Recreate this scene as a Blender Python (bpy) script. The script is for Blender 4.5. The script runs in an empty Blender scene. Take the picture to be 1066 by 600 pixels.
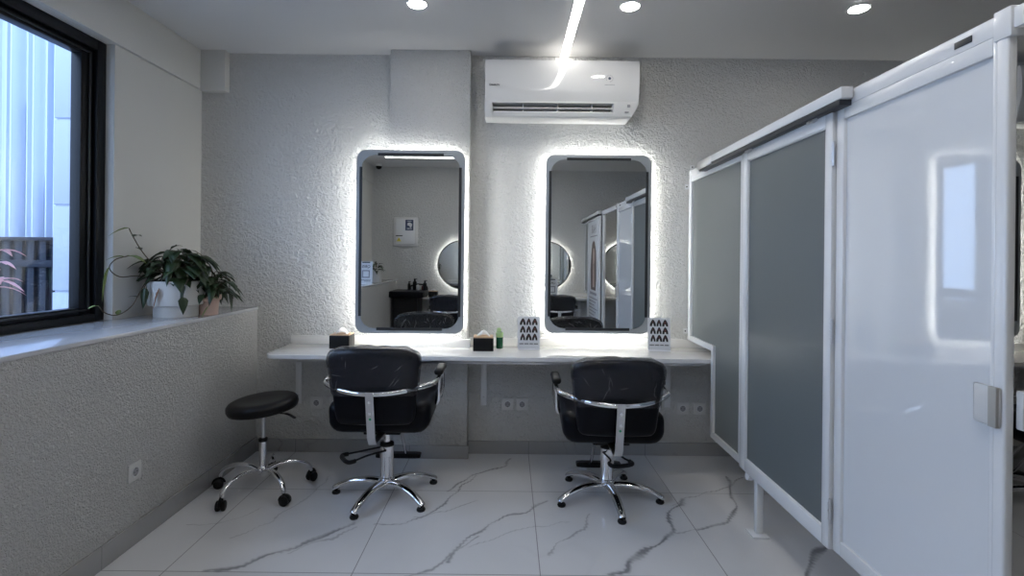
import bpy, bmesh, math, random
from mathutils import Vector, Matrix, noise
PI = math.pi
S = bpy.context.scene
C = S.collection
random.seed(7)

# ------------------------------------------------------------------ materials
def mat(name, col=(.8, .8, .8), rough=.5, metal=0, emit=None, estr=0, coat=0, alpha=1, spec=.5, bump=None, trans=0):
    m = bpy.data.materials.new(name); m.use_nodes = True
    nt = m.node_tree; b = nt.nodes['Principled BSDF']
    b.inputs['Base Color'].default_value = (*col, 1)
    b.inputs['Roughness'].default_value = rough
    b.inputs['Metallic'].default_value = metal
    b.inputs['Alpha'].default_value = alpha
    b.inputs['Specular IOR Level'].default_value = spec
    b.inputs['Coat Weight'].default_value = coat
    b.inputs['Transmission Weight'].default_value = trans
    if emit:
        b.inputs['Emission Color'].default_value = (*emit, 1)
        b.inputs['Emission Strength'].default_value = estr
    if bump:                       # (scale, strength, distance, detail, distortion)
        tc = nt.nodes.new('ShaderNodeTexCoord')
        n = nt.nodes.new('ShaderNodeTexNoise')
        n.inputs['Scale'].default_value = bump[0]
        n.inputs['Detail'].default_value = bump[3] if len(bump) > 3 else 3
        n.inputs['Distortion'].default_value = bump[4] if len(bump) > 4 else 0
        bp = nt.nodes.new('ShaderNodeBump')
        bp.inputs['Strength'].default_value = bump[1]
        bp.inputs['Distance'].default_value = bump[2]
        nt.links.new(tc.outputs['Object'], n.inputs['Vector'])
        nt.links.new(n.outputs['Fac'], bp.inputs['Height'])
        nt.links.new(bp.outputs['Normal'], b.inputs['Normal'])
    return m

def M_(nt, op, a, b=None, c=None, clamp=False):
    n = nt.nodes.new('ShaderNodeMath'); n.operation = op; n.use_clamp = clamp
    for i, v in enumerate((a, b, c)):
        if v is None: continue
        if isinstance(v, (int, float)): n.inputs[i].default_value = v
        else: nt.links.new(v, n.inputs[i])
    return n.outputs[0]
def V_(nt, op, a, b=None, out=0):
    n = nt.nodes.new('ShaderNodeVectorMath'); n.operation = op
    for i, v in enumerate((a, b)):
        if v is None: continue
        if isinstance(v, (tuple, list)): n.inputs[i].default_value = v
        elif isinstance(v, (int, float)): n.inputs[3].default_value = v
        else: nt.links.new(v, n.inputs[i])
    return n.outputs[out]
def mixcol(nt, fac, c1, c2):
    n = nt.nodes.new('ShaderNodeMix'); n.data_type = 'RGBA'
    if isinstance(fac, (int, float)): n.inputs[0].default_value = fac
    else: nt.links.new(fac, n.inputs[0])
    for s, v in ((6, c1), (7, c2)):
        if isinstance(v, (tuple, list)): n.inputs[s].default_value = (*v, 1)
        else: nt.links.new(v, n.inputs[s])
    return n.outputs[2]
def noise_(nt, vec, scale, detail=3, dist=0, rough=.5):
    n = nt.nodes.new('ShaderNodeTexNoise'); nt.links.new(vec, n.inputs['Vector'])
    n.inputs['Scale'].default_value = scale; n.inputs['Detail'].default_value = detail
    n.inputs['Distortion'].default_value = dist; n.inputs['Roughness'].default_value = rough
    return n

def stucco(name, col, sc, strength, dist, rough=.45):
    m = mat(name, col, rough)
    nt = m.node_tree; b = nt.nodes['Principled BSDF']
    tc = nt.nodes.new('ShaderNodeTexCoord').outputs['Object']
    n1 = noise_(nt, tc, sc, 3, 1.6, .55)
    n2 = noise_(nt, tc, sc*.33, 2, .8)
    v = nt.nodes.new('ShaderNodeTexVoronoi'); v.feature = 'SMOOTH_F1'
    wv = V_(nt, 'ADD', tc, V_(nt, 'SCALE', n1.outputs['Color'], .03))
    nt.links.new(wv, v.inputs['Vector']); v.inputs['Scale'].default_value = sc*1.1
    r = nt.nodes.new('ShaderNodeMapRange'); r.inputs[1].default_value = .4; r.inputs[2].default_value = .62
    nt.links.new(n1.outputs['Fac'], r.inputs[0])
    h = M_(nt, 'ADD', M_(nt, 'MULTIPLY', r.outputs[0], .7), M_(nt, 'MULTIPLY', v.outputs['Distance'], .9))
    h = M_(nt, 'ADD', h, M_(nt, 'MULTIPLY', n2.outputs['Fac'], .5))
    bp = nt.nodes.new('ShaderNodeBump'); bp.inputs['Strength'].default_value = strength
    bp.inputs['Distance'].default_value = dist
    nt.links.new(h, bp.inputs['Height']); nt.links.new(bp.outputs['Normal'], b.inputs['Normal'])
    return m

def marble(name, base, vein, rough=.12, sc=1.5, width=.012, strength=.55, polylines=None, tiles=None, tint=None):
    m = mat(name, base, rough)
    nt = m.node_tree; b = nt.nodes['Principled BSDF']
    tc = nt.nodes.new('ShaderNodeTexCoord').outputs['Object']
    wn = noise_(nt, tc, 5.0, 4, 0, .6)
    wob = V_(nt, 'SCALE', V_(nt, 'SUBTRACT', wn.outputs['Color'], (.5, .5, .5)), .10)
    p = V_(nt, 'ADD', tc, wob)
    n = noise_(nt, p, sc, 3, .6, .5)
    d = M_(nt, 'ABSOLUTE', M_(nt, 'SUBTRACT', n.outputs['Fac'], .5))
    line = M_(nt, 'SUBTRACT', 1.0, M_(nt, 'DIVIDE', d, width, clamp=True))
    n2 = noise_(nt, tc, sc*.9, 2)
    r = nt.nodes.new('ShaderNodeMapRange'); r.inputs[1].default_value = .48; r.inputs[2].default_value = .7
    nt.links.new(n2.outputs['Fac'], r.inputs[0])
    fac = M_(nt, 'MULTIPLY', M_(nt, 'MULTIPLY', line, r.outputs[0]), strength)
    cloud = noise_(nt, tc, 1.3, 4, .5)
    cr = nt.nodes.new('ShaderNodeMapRange'); cr.inputs[1].default_value = .4; cr.inputs[2].default_value = .75
    cr.inputs[4].default_value = .16
    nt.links.new(cloud.outputs['Fac'], cr.inputs[0])
    if polylines:
        at = nt.nodes.new('ShaderNodeAttribute'); at.attribute_name = 'vein'
        fac = M_(nt, 'MAXIMUM', M_(nt, 'MULTIPLY', fac, .5), at.outputs['Fac'])
    fac = M_(nt, 'MAXIMUM', fac, cr.outputs[0])
    fac = M_(nt, 'MINIMUM', fac, .95)
    col = mixcol(nt, fac, base, vein)
    if tiles:
        x0, y0, tw, gw = tiles
        sx = nt.nodes.new('ShaderNodeSeparateXYZ'); nt.links.new(tc, sx.inputs[0])
        g = None
        for o, s in ((0, x0), (1, y0)):
            q = M_(nt, 'PINGPONG', M_(nt, 'ADD', M_(nt, 'SUBTRACT', sx.outputs[o], s), tw*40), tw/2)
            e = M_(nt, 'LESS_THAN', q, gw)
            g = e if g is None else M_(nt, 'MAXIMUM', g, e)
        col = mixcol(nt, M_(nt, 'MULTIPLY', g, .8), col, (.13, .13, .14))
        nt.links.new(M_(nt, 'ADD', M_(nt, 'MULTIPLY', g, .5), rough), b.inputs['Roughness'])
    nt.links.new(col, b.inputs['Base Color'])
    return m

def fpx(x, y):     # a spot on the floor seen in the photograph -> metres on the floor
    h = 268.5 + (x-530)*.0105
    Y = 1.35*548/(y-h)
    return ((x-530)*Y/548, Y)
veins = [
 ([(220,594),(254,590),(282,577),(313,570),(336,560),(359,550),(370,545)], .012, .75),
 ([(300,577),(330,566),(350,561),(372,549)], .006, .45),
 ([(395,546),(424,545),(455,532),(469,521),(486,505),(500,496)], .006, .7),
 ([(435,538),(466,533),(500,522)], .004, .5),
 ([(470,511),(490,498),(507,491),(529,485),(534,478)], .010, .7),
 ([(470,584),(484,566),(512,546),(524,539),(552,533),(570,522)], .009, .7),
 ([(491,570),(512,563),(541,552),(595,543)], .004, .45),
 ([(576,577),(583,566),(612,552),(617,535)], .007, .5),
 ([(640,600),(654,593),(668,577),(697,563),(702,552),(699,535),(716,521)], .013, .85),
 ([(702,555),(736,550),(764,543),(770,532)], .005, .6),
 ([(424,600),(455,593),(469,580),(500,559)], .008, .6),
 ([(760,497),(763,513),(770,530),(763,543),(730,552)], .009, .8),
 ([(700,527),(730,515),(760,507),(777,497)], .005, .6),
 ([(863,570),(847,583),(843,600)], .016, .8),
 ([(200,546),(228,545),(254,538),(274,529)], .004, .55),
 ([(242,562),(285,543),(319,521),(347,495)], .004, .45),
 ([(590,490),(612,484),(650,478)], .005, .4),
]
veins = [([fpx(*q) for q in pts], w, s) for pts, w, s in veins]

m_floor = marble('polished_marble_tile', (.72, .725, .74), (.25, .25, .265), .07, .7, .012,   .35, True, (.147, 2.24, .8, .0022))
m_base = marble('grey_marble_skirting', (.36, .36, .36), (.14, .14, .15), .2, 2.2, .02, .7, None, (.147, 2.24, .8, .002))
m_counter = marble('white_marble_slab', (.80, .79, .77), (.50, .44, .38), .12, 2.5, .012, .6)
m_sill = marble('sill_marble', (.52, .53, .56), (.3, .3, .33), .12, 1.5, .05, .4)
m_stucco = stucco('rough_plaster', (.60, .60, .585), 34, .8, .009, .36)
m_stucco2 = stucco('fine_rough_plaster', (.58, .58, .57), 62, .8, .010, .42)
m_paint = mat('smooth_wall_paint', (.60, .60, .58), .6, bump=(60, .08, .002))
m_ceil = mat('ceiling_paint', (.60, .60, .60), .6)
m_white = mat('white_lacquer', (.78, .79, .80), .25, coat=.3)
m_gloss = mat('glossy_white_board', (.74, .76, .78), .04, coat=.6, spec=.8, bump=(2.5, .05, .01, 1))
m_greyp = mat('grey_door_board', (.14, .158, .163), .42, spec=.5)
m_greyp2 = mat('grey_screen_board', (.18, .195, .19), .42, spec=.5)
m_chrome = mat('chrome', (.82, .82, .84), .09, 1)
m_satin = mat('brushed_steel', (.62, .62, .63), .32, 1)
m_vinyl = mat('black_vinyl', (.003, .0035, .006), .34, spec=.12, bump=(120, .05, .002))
m_blackp = mat('black_plastic', (.007, .007, .008), .38, spec=.25)
m_blackf = mat('black_window_metal', (.004, .005, .007), .4, spec=.25, bump=(30, .05, .003))
m_film = mat('clear_plastic_wrap', (.026, .028, .037), .14, alpha=.55, coat=.15, bump=(9, .5, .02, 3, 1.5))
m_film2 = mat('crumpled_clear_plastic', (.30, .30, .31), .08, alpha=.7, coat=1, bump=(45, .9, .012, 3, 2))
m_mirror = mat('mirror_glass', (.80, .82, .82), .008, 1)
m_mframe = mat('mirror_grey_border', (.33, .36, .38), .4, spec=.5)
m_dark = mat('dark_slot', (.02, .022, .025), .4)
m_led = mat('mirror_light_strip', (1, 1, 1), .5, emit=(1, .985, .94), estr=20)
m_led2 = mat('round_mirror_light_strip', (1, 1, 1), .5, emit=(1, .985, .94), estr=14)
m_line = mat('ceiling_line_diffuser', (1, 1, 1), .5, emit=(1, .97, .92), estr=8.5)
m_down = mat('downlight_diffuser', (1, 1, 1), .5, emit=(1, .97, .93), estr=62)
m_ac = mat('glossy_white_appliance', (.74, .74, .73), .05, coat=.5)
m_ac2 = mat('white_appliance_plastic', (.72, .72, .71), .35)
m_plate = mat('white_socket_plastic', (.66, .66, .65), .35)
m_pot = mat('white_ceramic', (.62, .61, .58), .55, bump=(8, .3, .01, 4))
m_terra = mat('pink_clay', (.62, .44, .37), .7)
m_soil = mat('soil', (.05, .035, .025), .9)
m_leaf = mat('dark_leaf', (.022, .042, .016), .38)
m_leafl = mat('light_leaf', (.16, .22, .07), .45)
m_leafd = mat('dry_leaf', (.30, .14, .07), .6)
m_pink = mat('pink_leaf', (.60, .30, .33), .5)
m_stem = mat('brown_stem', (.07, .05, .03), .6)
m_wood = mat('bamboo_lid', (.62, .42, .26), .5, bump=(30, .1, .002))
m_paper = mat('tissue_paper', (.85, .85, .84), .8)
m_card = mat('printed_card', (.70, .71, .73), .3)
m_ink = mat('black_print', (.015, .013, .013), .4)
m_inkg = mat('grey_print', (.28, .28, .30), .4)
m_navy = mat('navy_print', (.03, .05, .11), .4)
m_red = mat('red_brown_print', (.12, .03, .025), .4)
m_green = mat('green_gel_bottle', (.012, .10, .045), .15, coat=.5)
m_greenl = mat('pale_green_label', (.33, .48, .22), .4)
m_greendot = mat('green_dot', (.03, .35, .16), .4)
m_yellow = mat('yellow_warning_print', (.75, .65, .10), .5)
m_beige = mat('beige_catch_plate', (.40, .385, .35), .5)
m_tile = mat('outdoor_pale_tile', (.34, .38, .47), .5)
m_fin = mat('outdoor_metal_panel', (.46, .52, .62), .5)
m_fence = mat('outdoor_dark_fence', (.010, .014, .024), .5, spec=.2)
m_ground = mat('outdoor_paving', (.30, .30, .30), .8)
m_skin = mat('printed_skin_tone', (.55, .40, .33), .5)
m_hair = mat('printed_brown_hair', (.10, .055, .04), .5)

def glass_mat():
    m = bpy.data.materials.new('window_glass'); m.use_nodes = True
    nt = m.node_tree; nt.nodes.clear()
    o = nt.nodes.new('ShaderNodeOutputMaterial'); t = nt.nodes.new('ShaderNodeBsdfTransparent')
    g = nt.nodes.new('ShaderNodeBsdfGlossy'); g.inputs['Roughness'].default_value = .01
    t.inputs[0].default_value = (.93, .96, 1, 1)
    lw = nt.nodes.new('ShaderNodeLayerWeight')
    f = nt.nodes.new('ShaderNodeMapRange'); f.inputs[3].default_value = .035; f.inputs[4].default_value = .5
    nt.links.new(M_(nt, 'POWER', lw.outputs['Facing'], 4), f.inputs[0])
    mx = nt.nodes.new('ShaderNodeMixShader')
    nt.links.new(f.outputs[0], mx.inputs[0]); nt.links.new(t.outputs[0], mx.inputs[1])
    nt.links.new(g.outputs[0], mx.inputs[2]); nt.links.new(mx.outputs[0], o.inputs[0])
    return m
m_glass = glass_mat()

# ------------------------------------------------------------------ helpers
def tag(o, label=None, cat=None, group=None, kind=None):
    if label: o['label'] = label
    if cat: o['category'] = cat
    if group: o['group'] = group
    if kind: o['kind'] = kind
    return o
def thing(name, label, cat, loc=(0, 0, 0), rz=0, group=None):
    o = bpy.data.objects.new(name, None); C.objects.link(o)
    o.empty_display_size = .1
    o.location = loc; o.rotation_euler = (0, 0, rz)
    return tag(o, label, cat, group)
def obj(name, bm, m, parent=None, smooth=35, label=None):
    me = bpy.data.meshes.new(name)
    bmesh.ops.recalc_face_normals(bm, faces=bm.faces)
    bm.to_mesh(me); bm.free()
    for k in (m if isinstance(m, (list, tuple)) else [m]): me.materials.append(k)
    if smooth:
        me.polygons.foreach_set('use_smooth', [True]*len(me.polygons))
        me.set_sharp_from_angle(angle=math.radians(smooth))
    o = bpy.data.objects.new(name, me); C.objects.link(o)
    if parent: o.parent = parent
    if label: o['label'] = label
    return o
def struct(name, bm, m, smooth=35, label=None):
    o = obj(name, bm, m, None, smooth); o['kind'] = 'structure'
    if label: o['label'] = label
    return o
def N(): return bmesh.new()
def box(bm, x0, x1, y0, y1, z0, z1, bev=0, seg=2, mi=0):
    vs = [bm.verts.new(p) for p in ((x0,y0,z0),(x1,y0,z0),(x1,y1,z0),(x0,y1,z0),(x0,y0,z1),(x1,y0,z1),(x1,y1,z1),(x0,y1,z1))]
    fs = [bm.faces.new([vs[i] for i in f]) for f in ((0,3,2,1),(4,5,6,7),(0,1,5,4),(1,2,6,5),(2,3,7,6),(3,0,4,7))]
    for f in fs: f.material_index = mi
    if bev:
        es = list({e for f in fs for e in f.edges})
        bmesh.ops.bevel(bm, geom=es, offset=bev, segments=seg, profile=.5, affect='EDGES')
    return bm
def basis(d):
    d = d.normalized(); u = Vector((0, 0, 1)) if abs(d.z) < .95 else Vector((1, 0, 0))
    a = d.cross(u).normalized(); b = a.cross(d).normalized()
    return a, b
def tube(bm, pts, r, seg=12, closed=False, flat=None, mi=0):
    pts = [Vector(p) for p in pts]; n = len(pts)
    rs = r if isinstance(r, (list, tuple)) else [r]*n
    rings = []; up = None
    for i, p in enumerate(pts):
        if closed: d = pts[(i+1) % n]-pts[i-1]
        else: d = pts[min(i+1, n-1)]-pts[max(i-1, 0)]
        d.normalize()
        if up is None: a, b = basis(d)
        else:
            a = d.cross(up); 
            if a.length < 1e-5: a, b = basis(d)
            a.normalize(); b = a.cross(d).normalized()
        up = b
        fx, fz = flat if flat else (1, 1)
        rings.append([bm.verts.new(p+(a*math.cos(2*PI*k/seg)*fx+b*math.sin(2*PI*k/seg)*fz)*rs[i]) for k in range(seg)])
    m = n if closed else n-1
    for i in range(m):
        A, B = rings[i], rings[(i+1) % n]
        for k in range(seg):
            f = bm.faces.new((A[k], A[(k+1) % seg], B[(k+1) % seg], B[k])); f.material_index = mi
    if not closed:
        f = bm.faces.new(rings[0]); f.material_index = mi
        f = bm.faces.new(rings[-1][::-1]); f.material_index = mi
    return bm
def spline(pts, n=6):
    P = [Vector(p) for p in pts]; out = []
    for i in range(len(P)-1):
        p0 = P[max(i-1, 0)]; p1 = P[i]; p2 = P[i+1]; p3 = P[min(i+2, len(P)-1)]
        for k in range(n):
            t = k/n
            out.append(.5*((2*p1)+(-p0+p2)*t+(2*p0-5*p1+4*p2-p3)*t*t+(-p0+3*p1-3*p2+p3)*t**3))
    return out+[P[-1]]
def lathe(bm, prof, seg=32, c=(0, 0, 0), mi=0):
    rings = []
    for r, z in prof:
        if r < 1e-6: rings.append([bm.verts.new((c[0], c[1], c[2]+z))])
        else: rings.append([bm.verts.new((c[0]+r*math.cos(2*PI*k/seg), c[1]+r*math.sin(2*PI*k/seg), c[2]+z)) for k in range(seg)])
    for A, B in zip(rings[:-1], rings[1:]):
        for k in range(seg):
            k2 = (k+1) % seg
            if len(A) == 1 and len(B) == 1: continue
            if len(A) == 1: vs = (A[0], B[k2], B[k])
            elif len(B) == 1: vs = (A[k], A[k2], B[0])
            else: vs = (A[k], A[k2], B[k2], B[k])
            f = bm.faces.new(vs); f.material_index = mi
    for R, fl in ((rings[0], 1), (rings[-1], 0)):
        if len(R) > 1:
            f = bm.faces.new(R[::-1] if fl else R); f.material_index = mi
    return bm
def prism(bm, outline, fn, d0, d1, bev=0, mi=0):
    """outline: list of 2-D points, fn(u,v,d)->xyz"""
    A = [bm.verts.new(fn(u, v, d0)) for u, v in outline]; B = [bm.verts.new(fn(u, v, d1)) for u, v in outline]
    n = len(outline); fs = [bm.faces.new(A[::-1]), bm.faces.new(B)]
    for i in range(n): fs.append(bm.faces.new((A[i], A[(i+1) % n], B[(i+1) % n], B[i])))
    for f in fs: f.material_index = mi
    if bev:
        es = list(set(fs[0].edges) | set(fs[1].edges))
        bmesh.ops.bevel(bm, geom=es, offset=bev, segments=2, profile=.5, affect='EDGES')
    return bm
def ring_prism(bm, outer, inner, fn, d0, d1):
    n = len(outer)
    o0 = [bm.verts.new(fn(*p, d0)) for p in outer]; o1 = [bm.verts.new(fn(*p, d1)) for p in outer]
    i0 = [bm.verts.new(fn(*p, d0)) for p in inner]; i1 = [bm.verts.new(fn(*p, d1)) for p in inner]
    for k in range(n):
        j = (k+1) % n
        bm.faces.new((o0[k], o0[j], o1[j], o1[k])); bm.faces.new((i0[k], i1[k], i1[j], i0[j]))
        bm.faces.new((o1[k], o1[j], i1[j], i1[k])); bm.faces.new((o0[k], i0[k], i0[j], o0[j]))
    return bm
def rrect(w, h, r, n=6, cx=0, cy=0):
    out = []
    for sx, sy, a0 in ((1, 1, 0), (-1, 1, 90), (-1, -1, 180), (1, -1, 270)):
        for k in range(n+1):
            a = math.radians(a0+90*k/n)
            out.append((cx+sx*(w/2-r)+r*math.cos(a), cy+sy*(h/2-r)+r*math.sin(a)))
    return out
def rbox(bm, half, r, cuts=8, deform=None, mi=0):
    """rounded cushion-like box centred on the origin, dense enough to be bent by deform"""
    t = bmesh.new(); bmesh.ops.create_cube(t, size=2)
    bmesh.ops.subdivide_edges(t, edges=t.edges[:], cuts=cuts, use_grid_fill=True)
    h = Vector(half); mp = {}
    for v in t.verts:
        p = Vector([math.sin(c*PI/2)*.35+c*.65 for c in v.co]); p = Vector([p[i]*h[i] for i in range(3)])
        q = Vector([max(-(h[i]-r), min(h[i]-r, p[i])) for i in range(3)])
        d = p-q
        p = q+d.normalized()*r if d.length > 1e-9 else p
        if deform: p = deform(p)
        mp[v] = bm.verts.new(p)
    for f in t.faces:
        nf = bm.faces.new([mp[v] for v in f.verts]); nf.material_index = mi
    t.free(); return bm
def text_bm(s, size, depth=.0006):
    cu = bpy.data.curves.new('t', 'FONT'); cu.body = s; cu.size = size; cu.extrude = depth
    cu.align_x = 'CENTER'; cu.align_y = 'CENTER'
    o = bpy.data.objects.new('t', cu); C.objects.link(o)
    me = bpy.data.meshes.new_from_object(o.evaluated_get(bpy.context.evaluated_depsgraph_get()))
    bm = bmesh.new(); bm.from_mesh(me)
    bpy.data.objects.remove(o); bpy.data.curves.remove(cu); bpy.data.meshes.remove(me)
    return bm
def text_obj(s, size, m, parent, loc, rot=(PI/2, 0, 0), name='lettering', bold=0):
    bm = text_bm(s, size)
    o = obj(name, bm, m, parent, 0); o.location = loc; o.rotation_euler = rot
    return o
def copy_tree(o, parent=None):
    c = o.copy(); C.objects.link(c)
    if parent: c.parent = parent
    for ch in [k for k in bpy.data.objects if k.parent == o]: copy_tree(ch, c)
    return c
fXZ = lambda yc=0: (lambda u, v, d: (u, yc+d, v))        # drawn in the XZ plane, depth along Y

YB, YF, XL, XR, ZC = 3.63, -1.22, -2.13, 5.0, 2.74
XK, ZK = -1.732, .993                                       # ledge below the window
# ------------------------------------------------------------------ the room
import numpy as np
def make_floor():
    """the tiled floor; the marble's own veins are stored per vertex in the part of the floor with dense vertices"""
    xs = np.concatenate([[-2.4], np.arange(-1.74, 1.95, .0045), [XR+.2]]); ys = np.concatenate([[YF-.2, 0], np.arange(1.7, 3.64, .0045), [YB+.2]])
    X, Y = np.meshgrid(xs, ys)
    def wob(x, y, a, b, c): return (np.sin(x*a+1.3*np.sin(y*b+c))+.6*np.sin(y*a*1.9+x*b*1.3+c*2)+.45*np.sin(x*a*4.1-y*b*3.7+c)+.3*np.sin(x*a*9.3+y*a*7.9+c*3))/2.3
    wx = X+.016*wob(X, Y, 19, 15, .4); wy = Y+.016*wob(Y, X, 17, 21, 2.1)
    wid = 1+.75*wob(X, Y, 14, 11, 5.0); stv = np.clip(.85+.45*wob(Y, X, 23, 9, 1.0), .25, 1)
    F = np.zeros_like(X)
    for pts, w, st in veins:
        D = np.full_like(X, 9.0)
        for (ax, ay), (bx_, by_) in zip(pts[:-1], pts[1:]):
            dx, dy = bx_-ax, by_-ay
            t = np.clip(((wx-ax)*dx+(wy-ay)*dy)/(dx*dx+dy*dy), 0, 1)
            D = np.minimum(D, np.hypot(wx-ax-t*dx, wy-ay-t*dy))
        core = np.clip(1.25-D/np.maximum(w*wid, .0022), 0, 1)
        soft = np.clip(1-D/(w*5), 0, 1)**2
        F = np.maximum(F, core*st*stv+soft*st*.22)
    ny, nx = X.shape
    co_ = np.stack([X.ravel(), Y.ravel(), np.zeros(X.size)], 1)
    idx = np.arange(nx*ny).reshape(ny, nx)
    q = np.stack([idx[:-1, :-1], idx[:-1, 1:], idx[1:, 1:], idx[1:, :-1]], -1).reshape(-1, 4)
    b0 = len(co_); x0, x1, y0, y1 = -2.4, XR+.2, YF-.2, YB+.2
    low = np.array([(x0, y0, -.1), (x1, y0, -.1), (x1, y1, -.1), (x0, y1, -.1)])
    co_ = np.concatenate([co_, low])
    me = bpy.data.meshes.new('floor'); me.vertices.add(len(co_)); me.vertices.foreach_set('co', co_.ravel())
    rims = [list(idx[0, ::-1])+[b0, b0+1], list(idx[:, -1][::-1])+[b0+1, b0+2], list(idx[-1, :])+[b0+2, b0+3], list(idx[:, 0])+[b0+3, b0]]
    rims = [list(idx[0, :])[::-1]+[b0, b0+1], list(idx[:, -1])[::-1]+[b0+1, b0+2], list(idx[-1, :])+[b0+2, b0+3], list(idx[:, 0])+[b0+3, b0], [b0+3, b0+2, b0+1, b0]]
    loops = np.concatenate([q.ravel()]+[np.array(r) for r in rims]); tot = np.array([4]*len(q)+[len(r) for r in rims]); st = np.concatenate([[0], np.cumsum(tot)[:-1]])
    me.loops.add(len(loops)); me.loops.foreach_set('vertex_index', loops.astype(np.int32))
    me.polygons.add(len(tot)); me.polygons.foreach_set('loop_start', st.astype(np.int32))
    me.update(calc_edges=True); me.validate()
    at = me.attributes.new('vein', 'FLOAT', 'POINT'); at.data.foreach_set('value', np.concatenate([F.ravel(), np.zeros(4)]).astype(np.float32))
    me.materials.append(m_floor)
    o = bpy.data.objects.new('floor', me); C.objects.link(o); o['kind'] = 'structure'
make_floor()
bm = N(); box(bm, -2.4, XR+.2, YF-.2, YB+.2, ZC, ZC+.12); struct('ceiling', bm, m_ceil)
bm = N(); box(bm, -2.4, XR+.2, YB, YB+.2, 0, ZC); struct('wall_back', bm, m_stucco)
bm = N(); box(bm, -.808, -.272, YB-.1, YB, 0, ZC, .004); struct('wall_pillar', bm, m_stucco, label='shallow plastered pillar behind the left mirror')
bm = N(); box(bm, -2.4, XR+.2, YF-.2, YF, 0, ZC); struct('wall_front', bm, m_stucco)
bm = N(); box(bm, XR, XR+.2, YF, YB, 0, ZC); struct('wall_right', bm, m_stucco)
WY0, WY1, WZ0, WZ1 = .3, 2.83, ZK, 2.475
bm = N()
box(bm, -2.33, XL, YF, WY0, 0, ZC); box(bm, -2.33, XL, WY1, YB, 0, ZC)
box(bm, -2.33, XL, WY0, WY1, 0, WZ0-.02); box(bm, -2.33, XL, WY0, WY1, WZ1, ZC)
struct('wall_left', bm, m_paint)
bm = N(); box(bm, XL, XK, YF, YB, 0, ZK-.02); struct('wall_ledge', bm, m_stucco2, label='low plastered wall projecting under the window')
bm = N(); box(bm, XL, XL+.022, YF, YB, WZ1, ZC, .003); struct('trim_1', bm, m_paint, label='shallow beam above the window')
bm = N(); box(bm, XL+.022, -1.94, YB-.06, YB, 2.465, ZC, .003); struct('trim_2', bm, m_paint, label='boxed pipe cover in the upper left corner')
bm = N(); box(bm, XK+.012, -.81, YB-.014, YB, 0, .088, .002); box(bm, -.27, XR, YB-.014, YB, 0, .088, .002); struct('baseboard_back', bm, m_base)
bm = N(); box(bm, -.82, -.26, YB-.112, YB-.1, 0, .088, .002); struct('baseboard_pillar', bm, m_base)
bm = N(); box(bm, XK, XK+.012, YF, YB, 0, .10, .002); struct('baseboard_left', bm, m_base)
bm = N(); box(bm, XK, XR, YF, YF+.012, 0, .09, .002); struct('baseboard_front', bm, m_base)

# window with sill
w = tag(thing('window_1', None, None, (-2.22, 1.565, ZK)), kind='structure')
def rect_frame(bm, y0, y1, z0, z1, wl, wr, wb, wt, x0, x1, bev=.003):
    box(bm, x0, x1, y0, y0+wl, z0, z1, bev); box(bm, x0, x1, y1-wr, y1, z0, z1, bev)
    box(bm, x0, x1, y0+wl, y1-wr, z0, z0+wb, bev); box(bm, x0, x1, y0+wl, y1-wr, z1-wt, z1, bev)
H = 2.475-ZK
bm = N(); rect_frame(bm, -1.265, 1.265, 0, H, .06, .06, .04, .055, -.05, .045)
obj('window_frame', bm, m_blackf, w)
for a, b in ((-1.205, -.02), (-.02, 1.205)):
    bm = N(); rect_frame(bm, a, b, .04, H-.055, .075, .075, .036, .04, -.035, .02)
    s = obj('sash', bm, m_blackf, w)
    bm = N(); rect_frame(bm, a+.02, b-.02, .058, H-.073, .012, .012, .008, .008, .02, .03, .002)
    obj('gasket', bm, m_dark, s)
    bm = N(); box(bm, -.012, -.006, a+.07, b-.07, .07, H-.09); obj('glass_pane', bm, m_glass, s)
bm = N(); box(bm, -.11+.0, .495, YF-1.565, YB-1.565, -.02, 0, .003); obj('window_sill', bm, m_sill, w)

# ------------------------------------------------------------------ outside the window
bm = N(); box(bm, -14, -2.42, -8, 14, -.3, -.05); struct('ground', bm, m_ground)
bm = N()
for k in range(9):
    box(bm, -3.035, -2.45, 3.5, 4.1, -.05+k*.575+.0, -.05+(k+1)*.575-.012, .004)
box(bm, -3.025, -2.46, 3.51, 4.09, -.05, 5.0)
tag(obj('tiled_column', bm, m_tile), 'pale blue tiled column standing outside the window', 'column')
t = thing('metal_facade', 'pale ribbed metal facade with open slots seen through the window', 'facade', (-5.2, 5.0, -.05))
random.seed(3)
def facX(px): return (px-530)*5.0/548+5.2
def facZ(py): return 1.40+(264-py)*5.0/548
bm = N()
def fbox(a, b, d0, d1, z0, z1): box(bm, facX(a), facX(b), d0, d1, z0, z1)
for a, b in ((-90, 25), (30, 45), (52, 90)): fbox(a, b, 0, .03, 0, 5.6)
fbox(4, 10, .03, .05, 0, 5.6)
for a, b, dd in ((-56, -48, .10), (-40, -33, .08), (-24, -16, .10), (-8, 0, .08), (11, 16, .07), (19, 25, .10), (31, 36, .05), (40, 45, .08), (52, 55, .06), (62, 70, .08)):
    prism(bm, [(facX(a), -dd), (facX(a)+.012, -dd), (facX(b), 0), (facX(a), 0)], lambda u, v, d: (u, v, d), 0, 5.6)
for a, b, zt0, zt1 in ((25, 38, facZ(103), facZ(125)), (45, 55, facZ(175), facZ(215))):      # lower panels ending in slanting tops
    prism(bm, [(facX(a), 0), (facX(b), 0), (facX(b), zt1), (facX(a), zt0)], lambda u, v, d: (u, d, v), .035, .06)
obj('ribbed_panel', bm, m_fin, t)
t = thing('dark_fence', 'dark corrugated fence seen low through the window', 'fence', (-4.5, 4.4, -.05))
bm = N()
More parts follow.
